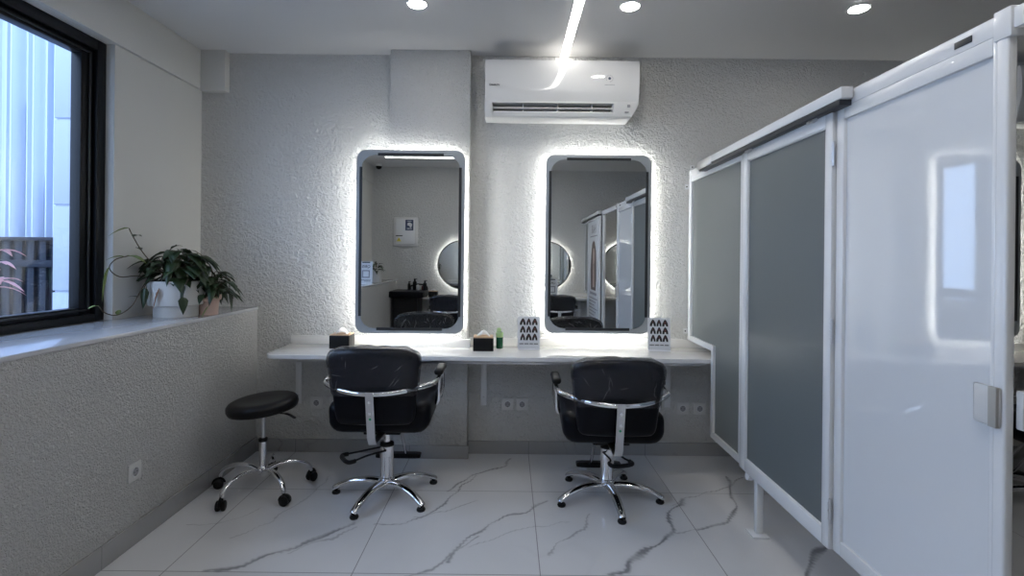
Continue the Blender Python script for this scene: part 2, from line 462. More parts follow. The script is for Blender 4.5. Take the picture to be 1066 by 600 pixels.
for k in range(24):
    box(bm, -1.2+k*.1, -1.2+k*.1+.055, -.03, .02, 0, 1.50, .004)
    box(bm, -1.2+k*.1+.055, -1.2+(k+1)*.1, .0, .03, 0, 1.50)
obj('fence_panel', bm, m_fence, t)
bm = N(); box(bm, -1.2, 1.2, -.05, .04, 1.28, 1.34, .004); box(bm, -1.2, 1.2, -.05, .05, 1.50, 1.53, .004); obj('fence_rail', bm, m_fence, t)

def leaf(bm, base, d, L, W, droop=.35, mi=0, curl=.25):
    d = Vector(d).normalized(); side = d.cross(Vector((0, 0, 1)))
    if side.length < .1: side = Vector((1, 0, 0))
    side.normalize(); nrm = side.cross(d).normalized()
    prof = [(0, .05), (.08, .62), (.25, 1), (.5, .86), (.75, .5), (.92, .16), (1, 0)]
    rows = []
    for t_, w_ in prof:
        c = Vector(base)+d*L*t_-Vector((0, 0, 1))*droop*L*t_*t_
        hw = W*.5*w_
        rows.append((bm.verts.new(c-side*hw+nrm*curl*hw), bm.verts.new(c), bm.verts.new(c+side*hw+nrm*curl*hw)))
    for A, B in zip(rows[:-1], rows[1:]):
        for k in range(2):
            f = bm.faces.new((A[k], A[k+1], B[k+1], B[k])); f.material_index = mi
def solid(o, th=.0008):
    md = o.modifiers.new('thickness', 'SOLIDIFY'); md.thickness = th
    return o

t = thing('pink_leaved_plant', 'pink leaved plant outside the lower left of the window glass', 'plant', (-2.72, 2.80, -.05))
bm = N(); lathe(bm, [(.09, 0), (.13, .22), (.14, .24), (.125, .24), (.12, .21), (0, .21)], 20); obj('pot', bm, m_terra, t)
bm = N(); tube(bm, spline([(0, 0, .2), (.02, .01, .7), (-.01, 0, 1.1), (.0, 0, 1.42)]), .008, 6); obj('stem', bm, m_stem, t)
bm = N(); random.seed(5)
for k in range(16):
    a = random.uniform(0, 2*PI); z = random.uniform(1.2, 1.42)
    leaf(bm, (0, 0, z), (math.cos(a), math.sin(a), random.uniform(-.1, .5)), random.uniform(.08, .14), .045, .5)
solid(obj('leaf', bm, m_pink, t))
t = thing('garden_tree', 'slender green tree behind the slot of the metal facade', 'tree', (-5.05, 6.3, -.05))
bm = N(); tube(bm, [(0, 0, 0), (.03, 0, 1.5), (0, 0, 3.0)], [.04, .03, .01], 8); obj('trunk', bm, m_stem, t)
bm = N(); random.seed(11)
for k in range(420):
    a = random.uniform(0, 2*PI); z = random.uniform(1.3, 3.0); r = random.uniform(0, .35)*(3.25-z)/1.5
    leaf(bm, (r*math.cos(a), r*math.sin(a), z), (math.cos(a), math.sin(a), random.uniform(-.3, .6)), .09, .03)
obj('foliage', bm, m_leafl, t)

# ------------------------------------------------------------------ ceiling lights
t = thing('linear_ceiling_light', 'long bright linear light recessed in the ceiling above the air conditioner', 'ceiling light', (.365, 1.6, ZC))
def strip(bm, hw, z0, z1):
    out = [(-hw, YB-1.6-.01), (-hw, -2.01+hw), (-2.1, -2.01+hw), (-2.1, -2.01-hw), (hw, -2.01-hw), (hw, YB-1.6-.01)]
    prism(bm, out, lambda u, v, d: (u, v, d), z0, z1)
bm = N(); strip(bm, .030, -.003, .006); obj('light_housing', bm, m_white, t)
bm = N(); strip(bm, .024, -.006, -.0032); obj('diffuser', bm, m_line, t)
dl = thing('downlight', 'round recessed ceiling downlight above the left mirror', 'downlight', (-.52, 2.89, ZC), group='round ceiling downlights')
bm = N(); prism(bm, [(.058*math.cos(a*PI/18), .058*math.sin(a*PI/18)) for a in range(36)], lambda u, v, d: (u, v, d), -.004, .004, .0015); obj('trim_ring', bm, m_white, dl)
bm = N(); prism(bm, [(.046*math.cos(a*PI/18), .046*math.sin(a*PI/18)) for a in range(36)], lambda u, v, d: (u, v, d), -.0065, -.0042); obj('lamp_disc', bm, m_down, dl)
for x, y, lb in ((.65, 2.89, 'round recessed ceiling downlight just right of the linear light'), (1.905, 2.89, 'round recessed ceiling downlight above the partition, rightmost'),
                 (-.52, .9, 'added downlight out of view, brightening the opposite wall, left'), (.65, .9, 'added downlight out of view, brightening the opposite wall, middle'), (1.905, .9, 'added downlight out of view, brightening the opposite wall, right')):  # this row is added out of view to brighten the opposite wall
    c = copy_tree(dl); c.location = (x, y, ZC); c['label'] = lb

# ------------------------------------------------------------------ mirrors
def salon_mirror(x, ywall, off, label):
    W, Hh, R = .716, 1.212, .062
    t = thing('backlit_mirror', label, 'mirror', (x, ywall-off, 1.448), group='tall backlit mirrors')
    t.location.z = 1.448
    bm = N(); prism(bm, rrect(W, Hh, R, 8), lambda u, v, d: (u, d, v), 0, .014, .002); obj('mirror_border', bm, m_mframe, t)
    w2, h2 = W-.052, Hh-.056
    # silvered glass, corners cut by a convex quarter curve
    r = .095; out = []
    for sx, sy in ((1, 1), (-1, 1), (-1, -1), (1, -1)):
        cx, cy = sx*(w2/2-r-.006), sy*(h2/2-r-.006)
        pts = []
        for k in range(9):
            a = PI/2*k/8
            pts.append((cx+sx*r*math.cos(a), cy+sy*r*math.sin(a)))
        out += pts if sx*sy > 0 else pts[::-1]
    bm = N(); prism(bm, out, lambda u, v, d: (u, d, v), -.0025, 0); obj('mirror_pane', bm, m_mirror, t)
    bm = N()
    lx, lz = w2/2-.115, h2/2-.085
    for s in (-1, 1):
        box(bm, s*(w2/2-.004)-.009, s*(w2/2-.004)+.009, -.004, -.0005, -lz, lz)
        box(bm, -lx, lx, -.004, -.0005, s*(h2/2-.002)-.009, s*(h2/2-.002)+.009)
    obj('dark_edge_slot', bm, m_dark, t)
    bm = N()
    o = rrect(W-.05, Hh-.05, .05, 6); i = rrect(W-.075, Hh-.075, .04, 6)
    ring_prism(bm, o, i, lambda u, v, d: (u, d, v), .016, .026); obj('light_strip', bm, m_led, t)
    bm = N(); box(bm, -.25, .25, .014, off, -.5, .5) if off < .08 else box(bm, -.25, .25, .014, off, -.5, .5)
    obj('mounting_box', bm, m_white, t)
    return t
salon_mirror(-.655, YB-.1, .055, 'left of the two tall backlit mirrors with grey border, over the pillar')
salon_mirror(.602, YB, .062, 'right of the two tall backlit mirrors with grey border, above the right chair')
salon_mirror(3.125, YB, .045, 'edge of tall backlit mirror glimpsed past the partition end post')

rm = thing('round_mirror', 'round backlit mirror near the electric panel, seen reflected in the left mirror', 'mirror', (-.725, YF+.05, 1.235), group='round backlit mirrors on the opposite wall')
circ = lambda r, n=48: [(r*math.cos(2*PI*k/n), r*math.sin(2*PI*k/n)) for k in range(n)]
bm = N(); prism(bm, circ(.38), lambda u, v, d: (u, d, v), -.018, 0, .002); obj('mirror_frame', bm, m_dark, rm)
bm = N(); prism(bm, circ(.362), lambda u, v, d: (u, d, v), .0, .003); obj('mirror_pane', bm, m_mirror, rm)
bm = N(); ring_prism(bm, circ(.355), circ(.335), lambda u, v, d: (u, d, v), -.03, -.02); obj('light_strip', bm, m_led2, rm)
bm = N(); prism(bm, circ(.2), lambda u, v, d: (u, d, v), -.05, -.018); obj('mounting_box', bm, m_white, rm)
for x, lb in ((.60, 'round backlit mirror behind the second chair, seen at the left of the right mirror'), (1.84, 'round backlit mirror beyond the banner, seen reflected in the right mirror')):
    c = copy_tree(rm); c.location.x = x; c['label'] = lb

# ------------------------------------------------------------------ air conditioner
def aircon(x0, label):
    t = thing('air_conditioner', label, 'air conditioner', (x0, YB, 2.268), group='wall air conditioners')
    t.scale.z = .97
    full = [(0, .01), (-.14, 0), (-.178, .002), (-.190, .012), (-.200, .040), (-.212, .095), (-.214, .37), (-.205, .378), (0, .378)]
    rec = [(0, .01), (-.14, 0), (-.178, .002), (-.190, .012), (-.198, .034), (-.10, .036), (-.10, .092), (-.212, .095), (-.214, .37), (-.205, .378), (0, .378)]
    bm = N()
    prism(bm, full, lambda u, v, d: (d, u, v), 0, .048, .003)
    prism(bm, rec, lambda u, v, d: (d, u, v), .048, .838)
    # right cheek, its lower corner cut at a slant
    pts = full
    A = [bm.verts.new((.838, u, v)) for u, v in pts]
    Bv = [bm.verts.new((1.0-max(0, .08-v)*.62, u, v)) for u, v in pts]
    bm.faces.new(A[::-1]); bm.faces.new(Bv)
    for i in range(len(pts)):
        j = (i+1) % len(pts); bm.faces.new((A[i], A[j], Bv[j], Bv[i]))
    obj('body', bm, m_ac2, t, 30)
    bm = N()      # curved glossy front
    prof = []
    for k in range(13):
        v = .098+.28*k/12; f = k/12
        bul = -.216-.016*math.sin(PI*min(1, f*1.15))**.8 if f < .87 else -.216-.016*math.sin(PI*1.0)**1
        bul = -.216-.014*(1-abs(2*f-1)**2.5)
        if f < .25: bul += .006*(1-f/.25)
        prof.append((bul, v))
    prof += [(-.205, .379), (-.205, .099)]
    prism(bm, prof, lambda u, v, d: (d, u, v), .001, .999); obj('front_panel', bm, m_ac, t, 50)
    bm = N(); box(bm, .05, .836, -.102, -.098, .038, .091); obj('air_outlet', bm, m_dark, t)
    bm = N()
    rbox(bm, (.39, .022, .004), .0035, 3)
    for v in bm.verts: v.co += Vector((.443, -.178, .064))
    for x in (.05, .25, .475, .70, .835): box(bm, x-.002, x+.002, -.19, -.11, .036, .092)
    obj('louvre', bm, m_ac2, t)
    bm = N(); box(bm, .055, .832, -.190, -.12, .030, .044, .003); obj('lower_flap', bm, m_white, t)
    text_obj('DAIKIN', .020, m_ink, t, (.062, -.2325, .205), name='lettering')
    # round rating mark, its caption and the small receiver marks
    bm = N()
    prism(bm, [(.805+.009*math.cos(a), .255+.009*math.sin(a)) for a in [2*PI*k/20 for k in range(20)]], lambda u, v, d: (u, d, v), -.2318, -.2306)
    obj('rating_mark', bm, m_navy, t)
    bm = N()
    for k in range(14):
        if k in (10, 9): continue
        a = 2*PI*k/14
        box(bm, .805+.022*math.cos(a)-.002, .805+.022*math.cos(a)+.002, -.2316, -.2306, .255+.022*math.sin(a)-.002, .255+.022*math.sin(a)+.002)
    for k in range(8): box(bm, .775+k*.008, .780+k*.008, -.2316, -.2302, .210, .2145)
    box(bm, .925, .943, -.2145, -.206, .070, .087); box(bm, .912, .936, -.2065, -.190, .036, .043)
    obj('printed_marks', bm, m_inkg, t)
    return t
aircon(-.168, 'white wall air conditioner with open louvre, above between the two mirrors')
aircon(3.30, 'white air conditioner end glimpsed high past the partition end post')

# ------------------------------------------------------------------ counters
t = thing('marble_counter', 'long white marble counter shelf on brackets below the mirrors', 'counter', (0, YB, 0))
bm = N()
def arc(cx, cy, r, a0, a1, n=6): return [(cx+r*math.cos(math.radians(a0+(a1-a0)*k/n)), cy+r*math.sin(math.radians(a0+(a1-a0)*k/n))) for k in range(n+1)]
out = arc(-1.42, -.35, .075, 180, 270)+[(4.9, -.425), (4.9, 0), (-.27, 0), (-.27, -.102), (-.81, -.102), (-.81, 0), (-1.495, 0)]
prism(bm, out, lambda u, v, d: (u, v, d), .718, .743, .002); obj('countertop', bm, m_counter, t)
bm = N()
box(bm, -1.495, -.81, -.016, 0, .743, .80, .002); box(bm, -.824, -.256, -.116, -.1, .743, .80, .002); box(bm, -.27, 4.9, -.016, 0, .743, .80, .002)
box(bm, -.27, -.256, -.1, -.016, .743, .80, .001)
obj('backsplash', bm, m_counter, t)
bm = N(); box(bm, -1.40, 4.9, -.40, -.385, .695, .717, .002); obj('under_rail', bm, m_satin, t)
for x in (-1.44, -.165, 1.10, 2.4, 3.7):
    bm = N(); box(bm, x-.02, x+.02, -.006, -.0, .33, .717, .001); box(bm, x-.02, x+.02, -.38, -.006, .711, .7175, .001)
    prism(bm, [(-.006, .60), (-.006, .71), (-.10, .71)], lambda u, v, d: (x+d, u, v), -.002, .002)
    b = obj('bracket', bm, m_white, t)
    bm = N()
    for z in (.39, .63): tube(bm, [(x, -.009, z), (x, -.005, z)], .006, 10)
    obj('screw', bm, m_satin, b)

t = thing('opposite_counter', 'white counter shelf on the opposite wall, seen reflected in both mirrors', 'counter', (0, YF+.002, 0))
bm = N(); box(bm, -1.28, 4.9, .0, .36, .715, .745, .003); obj('countertop', bm, m_counter, t)
bm = N(); box(bm, -1.28, 4.9, 0, .016, .745, .80, .002); obj('backsplash', bm, m_counter, t)
for x in (-1.1, .0, 1.12, 2.4):
    bm = N(); box(bm, x-.02, x+.02, 0, .006, .33, .715); box(bm, x-.02, x+.02, .006, .33, .709, .715); obj('bracket', bm, m_white, t)

# ------------------------------------------------------------------ sockets
def socket(loc, rz, label, grp='wall sockets'):
    t = thing('wall_socket', label, 'socket', loc, rz, grp)
    bm = N(); rbox(bm, (.041, .006, .041), .004, 5)
    for v in bm.verts: v.co.y -= .0055
    obj('plate', bm, m_plate, t)
    bm = N(); ring_prism(bm, circ(.025, 24), circ(.0195, 24), lambda u, v, d: (u, d, v), -.0125, -.0115); obj('socket_rim', bm, m_white, t)
    bm = N(); prism(bm, circ(.0195, 24), lambda u, v, d: (u, d, v), -.0122, -.0114); r = obj('socket_well', bm, m_inkg, t)
    bm = N()
    for s in (-1, 1): tube(bm, [(s*.0095, -.0128, 0), (s*.0095, -.012, 0)], .0028, 8)
    box(bm, -.003, .003, -.0128, -.012, .014, .019); box(bm, -.003, .003, -.0128, -.012, -.019, -.014)
    obj('pin_hole', bm, m_dark, r)
    return t
for x, z, lb in ((-1.315, .338, 'white socket left of the left chair, outer one of its pair'), (-1.185, .338, 'white socket half hidden by the left chair seat'),
              (.0, .342, 'white socket between the chairs, left of its pair'), (.10, .342, 'white socket between the chairs, right of its pair'),
              (1.205, .325, 'white socket right of the right chair, left of its pair'), (1.322, .325, 'white socket tucked beside the grey partition panel')):
    socket((x, YB, z), 0, lb)
socket((XK, 2.44, .34), PI/2, 'white socket alone on the low wall under the window')

# ------------------------------------------------------------------ things on the counter
def tissue_box(loc, label, rz=0, s=1):
    t = thing('tissue_box', label, 'tissue box', loc, rz, 'black tissue boxes')
    bm = N(); box(bm, -.066, .066, -.06, .06, 0, .085, .003); obj('box_body', bm, m_blackp, t)
    bm = N(); box(bm, -.064, .064, -.058, .058, .085, .092, .002); obj('lid', bm, m_wood, t)
    bm = N(); random.seed(int(abs(loc[0])*100))
    n = 9; g = []
    for i in range(n):
        row = []
        for j in range(n):
            u, v = (i/(n-1)-.5), (j/(n-1)-.5)
            z = .092+.040*max(0, 1-(abs(u)*2)**1.5)*(1-(abs(v)*1.6)**2)+.006*noise.noise((u*9, v*9, loc[0]*7))
            row.append(bm.verts.new((u*.085, v*.05+.012*math.sin(u*9), max(z, .0925))))
        g.append(row)
    for i in range(n-1):
        for j in range(n-1): bm.faces.new((g[i][j], g[i+1][j], g[i+1][j+1], g[i][j+1]))
    solid(obj('tissue', bm, m_paper, t), .0006)
    return t
tissue_box((-1.105, 3.50, .743), 'black tissue box with wooden lid, behind the left chair')
tissue_box((-.163, 3.46, .743), 'black tissue box with wooden lid, beside the green bottle', .04)
t = thing('gel_bottle', 'small green gel bottle with pale top beside tissue box', 'bottle', (-.058, 3.52, .743))
bm = N(); lathe(bm, [(.020, 0), (.024, .003), (.024, .075), (.023, .08), (.0235, .085), (.0235, .105), (.015, .112), (0, .112)], 24); obj('bottle_body', bm, m_green, t)
bm = N(); lathe(bm, [(.0242, .0), (.0246, .001), (.0246, .032), (.0242, .033)], 24, (0, 0, .076)); obj('bottle_label', bm, m_greenl, t)
bm = N(); lathe(bm, [(.015, 0), (.015, .012), (.013, .022), (.010, .026), (0, .026)], 20, (-.004, 0, .1118)); obj('cap', bm, m_greenl, t)

def hair_card(loc, label, rz=0):
    t = thing('hair_sample_card', label, 'display card', loc, rz, 'hair sample cards')
    t.rotation_euler = (0, 0, rz)
    tilt = lambda u, v, d: (u, d+v*.14, v)
    bm = N(); prism(bm, rrect(.148, .212, .004, 3, 0, .108), tilt, -.002, .002); obj('card', bm, m_card, t)
    bm = N(); box(bm, -.07, .07, -.03, .045, 0, .003); 
    prism(bm, [(-.06, .003), (.06, .003), (.06, .03), (-.06, .03)], lambda u, v, d: (u, .04+d, v), 0, .002); obj('stand_foot', bm, m_card, t)
    bm = N(); bm2 = N(); random.seed(int(loc[0]*100)+4)
    for r in range(3):
        for c in range(3):
            cx = (-.040, 0, .040)[c]; z0 = .158-.050*r
            k = (r*3+c)
            hw = (.020, .016, .019, .018, .016, .019, .016, .020, .018)[k]
            sh = [(-hw, 0), (-hw*.95, .016), (-hw*.55, .032), (-hw*.25, .042), (0, .045), (hw*.3, .042), (hw*.62, .032), (hw*.95, .016), (hw, 0),
                  (hw*.35, .001), (hw*.22, .012), (hw*.05, .022), (-hw*.2, .012), (-hw*.3, .001)]
            prism(bm, [(cx+a, z0+b) for a, b in sh], tilt, -.0032, -.0021)
            if k in (2, 5): prism(bm2, [(cx-.006, z0+.018), (cx, z0+.012), (cx+.006, z0+.02), (cx+.003, z0+.034), (cx-.004, z0+.032)], tilt, -.0038, -.0033)
            else: prism(bm2, [(cx-.003, z0+.022), (cx+.003, z0+.022), (cx+.002, z0+.034), (cx-.002, z0+.034)], tilt, -.0038, -.0033)
    for k in range(22):
        x = -.062+k*.0057
        if k in (5, 11, 16): continue
        prism(bm, [(x, .032), (x+.0042, .032), (x+.0042, .039), (x, .039)], tilt, -.0032, -.0021)
    obj('hair_pictures', bm, m_ink, t); obj('hair_highlights', bm2, m_red, t)
    return t
hair_card((.136, 3.50, .743), 'white card with nine dark hair pictures, between the two mirrors')
hair_card((1.005, 3.50, .743), 'white card with nine dark hair pictures, right of the right mirror', -.1)

# ------------------------------------------------------------------ salon chair
def make_chair(label, lift=0, ang0=33, pedal=(-.14, -.20), loc=(0, 0, 0), rz=0):
    t = thing('salon_chair', label, 'chair', loc, rz, 'black salon chairs')
    z = lift-.058
    for k in range(5):
        a = math.radians(ang0+72*k); dx, dy = math.cos(a), math.sin(a)
        bm = N()
        path = spline([(dx*r, dy*r, h) for r, h in ((.025, .075), (.09, .083), (.17, .078), (.24, .060), (.29, .037), (.303, .028))], 4)
        rr = [.029-.011*i/(len(path)-1) for i in range(len(path))]
        tube(bm, path, rr, 12, flat=(1, .72)); l = obj('leg', bm, m_chrome, t, 60)
        bm = N(); lathe(bm, [(.010, .030), (.010, .018), (.021, .015), (.024, .007), (.021, 0)][::-1], 16, (dx*.29, dy*.29, 0)); obj('glide', bm, m_blackp, l)
    bm = N(); lathe(bm, [(.026, .045), (.042, .052), (.047, .075), (.044, .095), (.039, .10), (.038, .105)], 32); obj('hub', bm, m_chrome, t)
    bm = N(); lathe(bm, [(.041, .10), (.041, .108), (.0375, .110), (.0375, .215), (.0385, .218), (.0385, .282)], 32); obj('column', bm, m_chrome, t)
    bm = N(); lathe(bm, [(.036, .282), (.040, .286), (.038, .298), (.022, .304)], 32); obj('column_collar', bm, m_blackp, t)
    bm = N(); lathe(bm, [(.018, .295), (.018, .41+z)], 24); obj('piston', bm, m_chrome, t)
    bm = N(); box(bm, -.10, .10, -.13, .13, .395+z, .425+z, .006); obj('seat_plate', bm, m_blackp, t)
    # seat
    def ds(p):
        x, y, zz = p
        f = (y+.24)/.48
        x *= 1.04-.03*f
        x *= 1-.06*max(0, -zz/.07)
        if zz > 0: zz += .035*(abs(x)/.26)**3
        zz += .012*f
        return Vector((x, y+.015, zz+.495+z))
    bm = N(); rbox(bm, (.262, .24, .072), .058, 11, ds); obj('seat', bm, m_vinyl, t, 60)
    # backrest
    def db(p, grow=0):
        x, y, zz = p
        f = (zz+.2)/.40
        x *= .86+.17*max(0, min(1, f))**.8
        yy = y-.285-.055*f+.55*x*x
        zt = zz+.70+z
        if f > .8: zt -= .035*(abs(x)/.24)**4
        return Vector((x, yy, zt))
    bm = N(); rbox(bm, (.228, .042, .20), .04, 12, db); obj('backrest', bm, m_vinyl, t, 60)
    # clear wrap round the upper part of the backrest
    def dw(p):
        q = p+Vector((0, 0, .075))
        v = db(q)
        if p.z > .115: v.z += .008*noise.noise((v.x*22, v.y*14, 3))+.004
        v.x *= 1.012
        v += Vector((.002*noise.noise((v.z*30, v.x*8, 1)), .003*noise.noise((v.x*18, v.z*18, 2)), 0))
        return v
    bm = N(); rbox(bm, (.234, .049, .135), .042, 14, dw)
    obj('plastic_cover', bm, m_film, t, 60)
    bm = N()
    for s, x0, x1 in ((0, -.20, -.07), (1, .02, .19), (2, -.1, .08)):
        pts = []
        for k in range(12):
            x = x0+(x1-x0)*k/11
            pts.append((x, -.345+.5*x*x+(-.02 if s != 2 else .03), .905+z-.030*(abs(x)/.24)**4+.006*noise.noise((x*40, s*9, 1))))
        tube(bm, pts, [.002+.007*abs(noise.noise((k*1.7, s*5.0, 9)))*1.5 for k in range(12)], 6, flat=(1.5, .7))
    for k in range(8):      # folds in the film, on the back
        x = random.uniform(-.19, .19); zz = random.uniform(.70, .88)
        pts = []
        ang = random.uniform(-.7, .7)+(PI/2 if random.random() < .4 else 0)
        L = random.uniform(.03, .09)
        for j in range(5):
            xx = x+math.sin(ang)*L*(j/4-.5)+.004*random.uniform(-1, 1); z2 = zz+math.cos(ang)*L*(j/4-.5)
            xx = max(-.2, min(.2, xx)); z2 = max(.66, min(.86, z2))
            f = (z2-.5)/.40
            pts.append((xx, -.285-.055*f+.55*xx*xx-.0495, z2+z))
        tube(bm, pts, [.0002, .0008, .0011, .0007, .0002], 5)
    for k in range(22):      # and on the side one sits against
        x = random.uniform(-.18, .18); zz = random.uniform(.72, .88); ang = random.uniform(-1.2, 1.2); L = random.uniform(.02, .07); pts = []
        for j in range(5):
            xx = max(-.2, min(.2, x+math.sin(ang)*L*(j/4-.5)+.006*random.uniform(-1, 1))); z2 = max(.66, min(.875, zz+math.cos(ang)*L*(j/4-.5)))
            pts.append((xx, -.285-.055*(z2-.5)/.40+.55*xx*xx+.0495, z2+z))
        tube(bm, pts, [.0004, .0016, .0024, .0014, .0004], 5)
    obj('plastic_crease', bm, m_film2, t, 60)
    # chrome bar round the back
    path = spline([(.295, -.10, .694+z), (.285, -.20, .696+z), (.22, -.292, .692+z), (.12, -.365, .686+z), (0, -.388, .682+z), (-.12, -.365, .686+z), (-.22, -.292, .692+z), (-.285, -.20, .696+z), (-.295, -.10, .694+z)], 5)
    bm = N(); tube(bm, path, .0105, 12, flat=(1, 1.2)); obj('back_bar', bm, m_chrome, t, 60)
    for s in (-1, 1):
        bm = N()
        loop = spline([(s*.293, -.11, .694+z), (s*.297, -.04, .694+z), (s*.292, .05, .700+z), (s*.292, .125, .705+z), (s*.290, .150, .685+z), (s*.292, .150, .60+z), (s*.280, .138, .535+z), (s*.272, .10, .525+z), (s*.272, .02, .53+z), (s*.285, -.005, .56+z), (s*.288, -.01, .63+z), (s*.292, -.01, .688+z)], 5)
        tube(bm, loop, .0115, 10, flat=(1.25, .9)); a = obj('armrest', bm, m_chrome, t, 60)
        bm = N(); rbox(bm, (.026, .10, .018), .017, 7, lambda p: Vector((p.x+s*.292, p.y+.055, p.z+.722+z+.05*p.y-.5*(p.y-.02)**2*(1 if p.y > .02 else 0)*4)))
        obj('arm_pad', bm, m_blackp, a, 60)
        bm = N(); tube(bm, [(s*.255, .06, .515+z), (s*.275, .06, .522+z)], .008, 8); obj('arm_bolt', bm, m_chrome, a)
    # flat steel strap from bar to seat
    bm = N()
    out = [(-.402, .694+z), (-.396, .694+z), (-.345, .45+z), (-.315, .415+z), (-.10, .405+z), (-.10, .400+z), (-.32, .409+z), (-.351, .447+z)]
    prism(bm, out, lambda u, v, d: (d, u, v), -.020, .020); st = obj('back_strap', bm, m_satin, t, 30)
    bm = N()
    for h in (.645, .585):
        y = -.3955+(.672-h)*.2117
        tube(bm, [(0, y, h+z), (0, y-.008, h+z-.001)], .0075, 12)
    obj('strap_bolt', bm, m_chrome, st)
    bm = N(); tube(bm, [(0, -.372, .555+z), (0, -.3765, .5545+z)], .006, 10); obj('green_sticker', bm, m_greendot, st)
    bm = N(); prism(bm, [(-.012, .475), (.012, .475), (.012, .535), (-.012, .535)], lambda u, v, d: (u, -.3965+(.672-v)*.2117-.0015+d, v+z), 0, .001); obj('paper_label', bm, m_card, st)
    # footrest
    bm = N()
    for s in (-1, 1):
        tube(bm, spline([(s*.045, .10, .40+z), (s*.047, .16, .33+z), (s*.05, .27, .17+z), (s*.05, .315, .125+z)], 4), .009, 8)
    fr = obj('footrest', bm, m_chrome, t, 60)
    bm = N(); rbox(bm, (.14, .032, .015), .012, 5, lambda p: Vector((p.x, p.y+.325, p.z+.118+z))); obj('footrest_pad', bm, m_blackp, fr)
    # pump pedal
    px, py = pedal; L = math.hypot(px, py); ux, uy = px/L, py/L; vx, vy = -uy, ux
    bm = N(); q = lambda a, b, zz: (ux*a+vx*b, uy*a+vy*b, zz)
    tube(bm, spline([q(.02, .035, .265), q(.12, .04, .262), q(L-.03, .058, .255), q(L, .062, .252)], 4), .0055, 8)
    tube(bm, spline([q(.02, -.035, .265), q(.12, -.04, .262), q(L-.03, -.058, .255), q(L, -.062, .252)], 4), .0055, 8)
    pd = obj('pump_pedal', bm, m_blackp, t, 60)
    bm = N(); tube(bm, spline([q(L-.03, .06, .253), q(L, .062, .252), q(L+.012, .04, .251), q(L+.014, 0, .250), q(L+.012, -.04, .251), q(L, -.062, .252), q(L-.03, -.06, .253)], 4), .0115, 10); obj('pedal_grip', bm, m_blackp, pd)
    return t
random.seed(21)
make_chair('black salon chair with plastic wrapped back, left, next to the wheeled stool', .045, 33, (-.19, -.13), (-.68, 2.98, 0))
random.seed(22)
make_chair('black salon chair with plastic wrapped back, right, below the right mirror', 0, 60, (.05, -.17), (.567, 2.98, 0), -.02)
random.seed(23)
c3 = make_chair('black salon chair facing the opposite wall, seen in the left mirror', -.01, 20, (.0, -.19), (-.80, -.42, 0), PI+.1)
c = copy_tree(c3); c.location = (.68, -.46, 0); c.rotation_euler.z = PI-.05; c['label'] = 'black salon chair facing the opposite wall, seen in the right mirror'
c = copy_tree(c3); c.location = (2.95, 2.93, 0); c.rotation_euler.z = 0; c['label'] = 'black chair sliver glimpsed past the partition end post'
c.location.x = 3.05

# ------------------------------------------------------------------ stool
t = thing('wheeled_stool', 'black round stool on chrome wheeled base beside the low wall', 'stool', (-1.40, 3.02, 0))
for k in range(5):
    a = math.radians(30+72*k); dx, dy = math.cos(a), math.sin(a); R = .262
    bm = N()
    path = spline([(dx*r, dy*r, h) for r, h in ((.02, .115), (.08, .138), (.16, .140), (.225, .118), (.255, .090), (R, .066))], 5)
    tube(bm, path, [.0165-.004*i/(len(path)-1) for i in range(len(path))], 12, flat=(1.1, .8)); l = obj('leg', bm, m_chrome, t, 60)
    cx, cy = dx*R, dy*R; ca = a+.6
    wx, wy = -math.sin(ca), math.cos(ca)
    bm = N(); tube(bm, [(cx, cy, .07), (cx, cy, .045)], .009, 10)
    for s in (-1, 1):
        p0 = Vector((cx+math.cos(ca)*.008+wx*s*.005, cy+math.sin(ca)*.008+wy*s*.005, .027)); p1 = p0+Vector((wx*s*.019, wy*s*.019, 0))
        tube(bm, [p0, p0.lerp(p1, .15), p0.lerp(p1, .8), p1], [.024, .0268, .0268, .022], 20)
    # hood over the wheels
    tube(bm, [Vector((cx+math.cos(ca)*(.008)+math.cos(ca)*.026*math.cos(b), cy+math.sin(ca)*(.008)+math.sin(ca)*.026*math.cos(b), .030+.027*math.sin(b))) for b in [PI*q/8 for q in range(9)]], .010, 8, flat=(1.9, .5))
    obj('caster', bm, m_blackp, l, 50)
bm = N(); lathe(bm, [(.020, .092), (.027, .098), (.029, .125), (.026, .14), (.022, .145)], 24); obj('hub', bm, m_chrome, t)
bm = N(); lathe(bm, [(.0215, .14), (.0215, .285)], 24); obj('column', bm, m_chrome, t)
bm = N(); lathe(bm, [(.0225, .283), (.0245, .287), (.0245, .300), (.015, .304)], 24); obj('column_collar', bm, m_blackp, t)
bm = N(); lathe(bm, [(.0125, .30), (.0125, .46)], 20); obj('piston', bm, m_satin, t)
seat = None
bm = N()
lathe(bm, [(0, .012), (.10, .010), (.165, .004), (.185, .010), (.192, .028), (.190, .050), (.180, .062), (.165, .069), (.14, .070), (.09, .064), (.04, .061), (0, .060)], 48)
seat = obj('seat', bm, m_blackp, t, 60); seat.location = (0, 0, .458); seat.rotation_euler = (math.radians(2), math.radians(-5), 0)
bm = N(); tube(bm, spline([(.03, -.02, .455), (.12, -.06, .462), (.17, -.07, .460), (.215, -.08, .442)], 4), [.004]*7+[.007]*6, 8, flat=(1.5, .7)); obj('height_lever', bm, m_blackp, t)

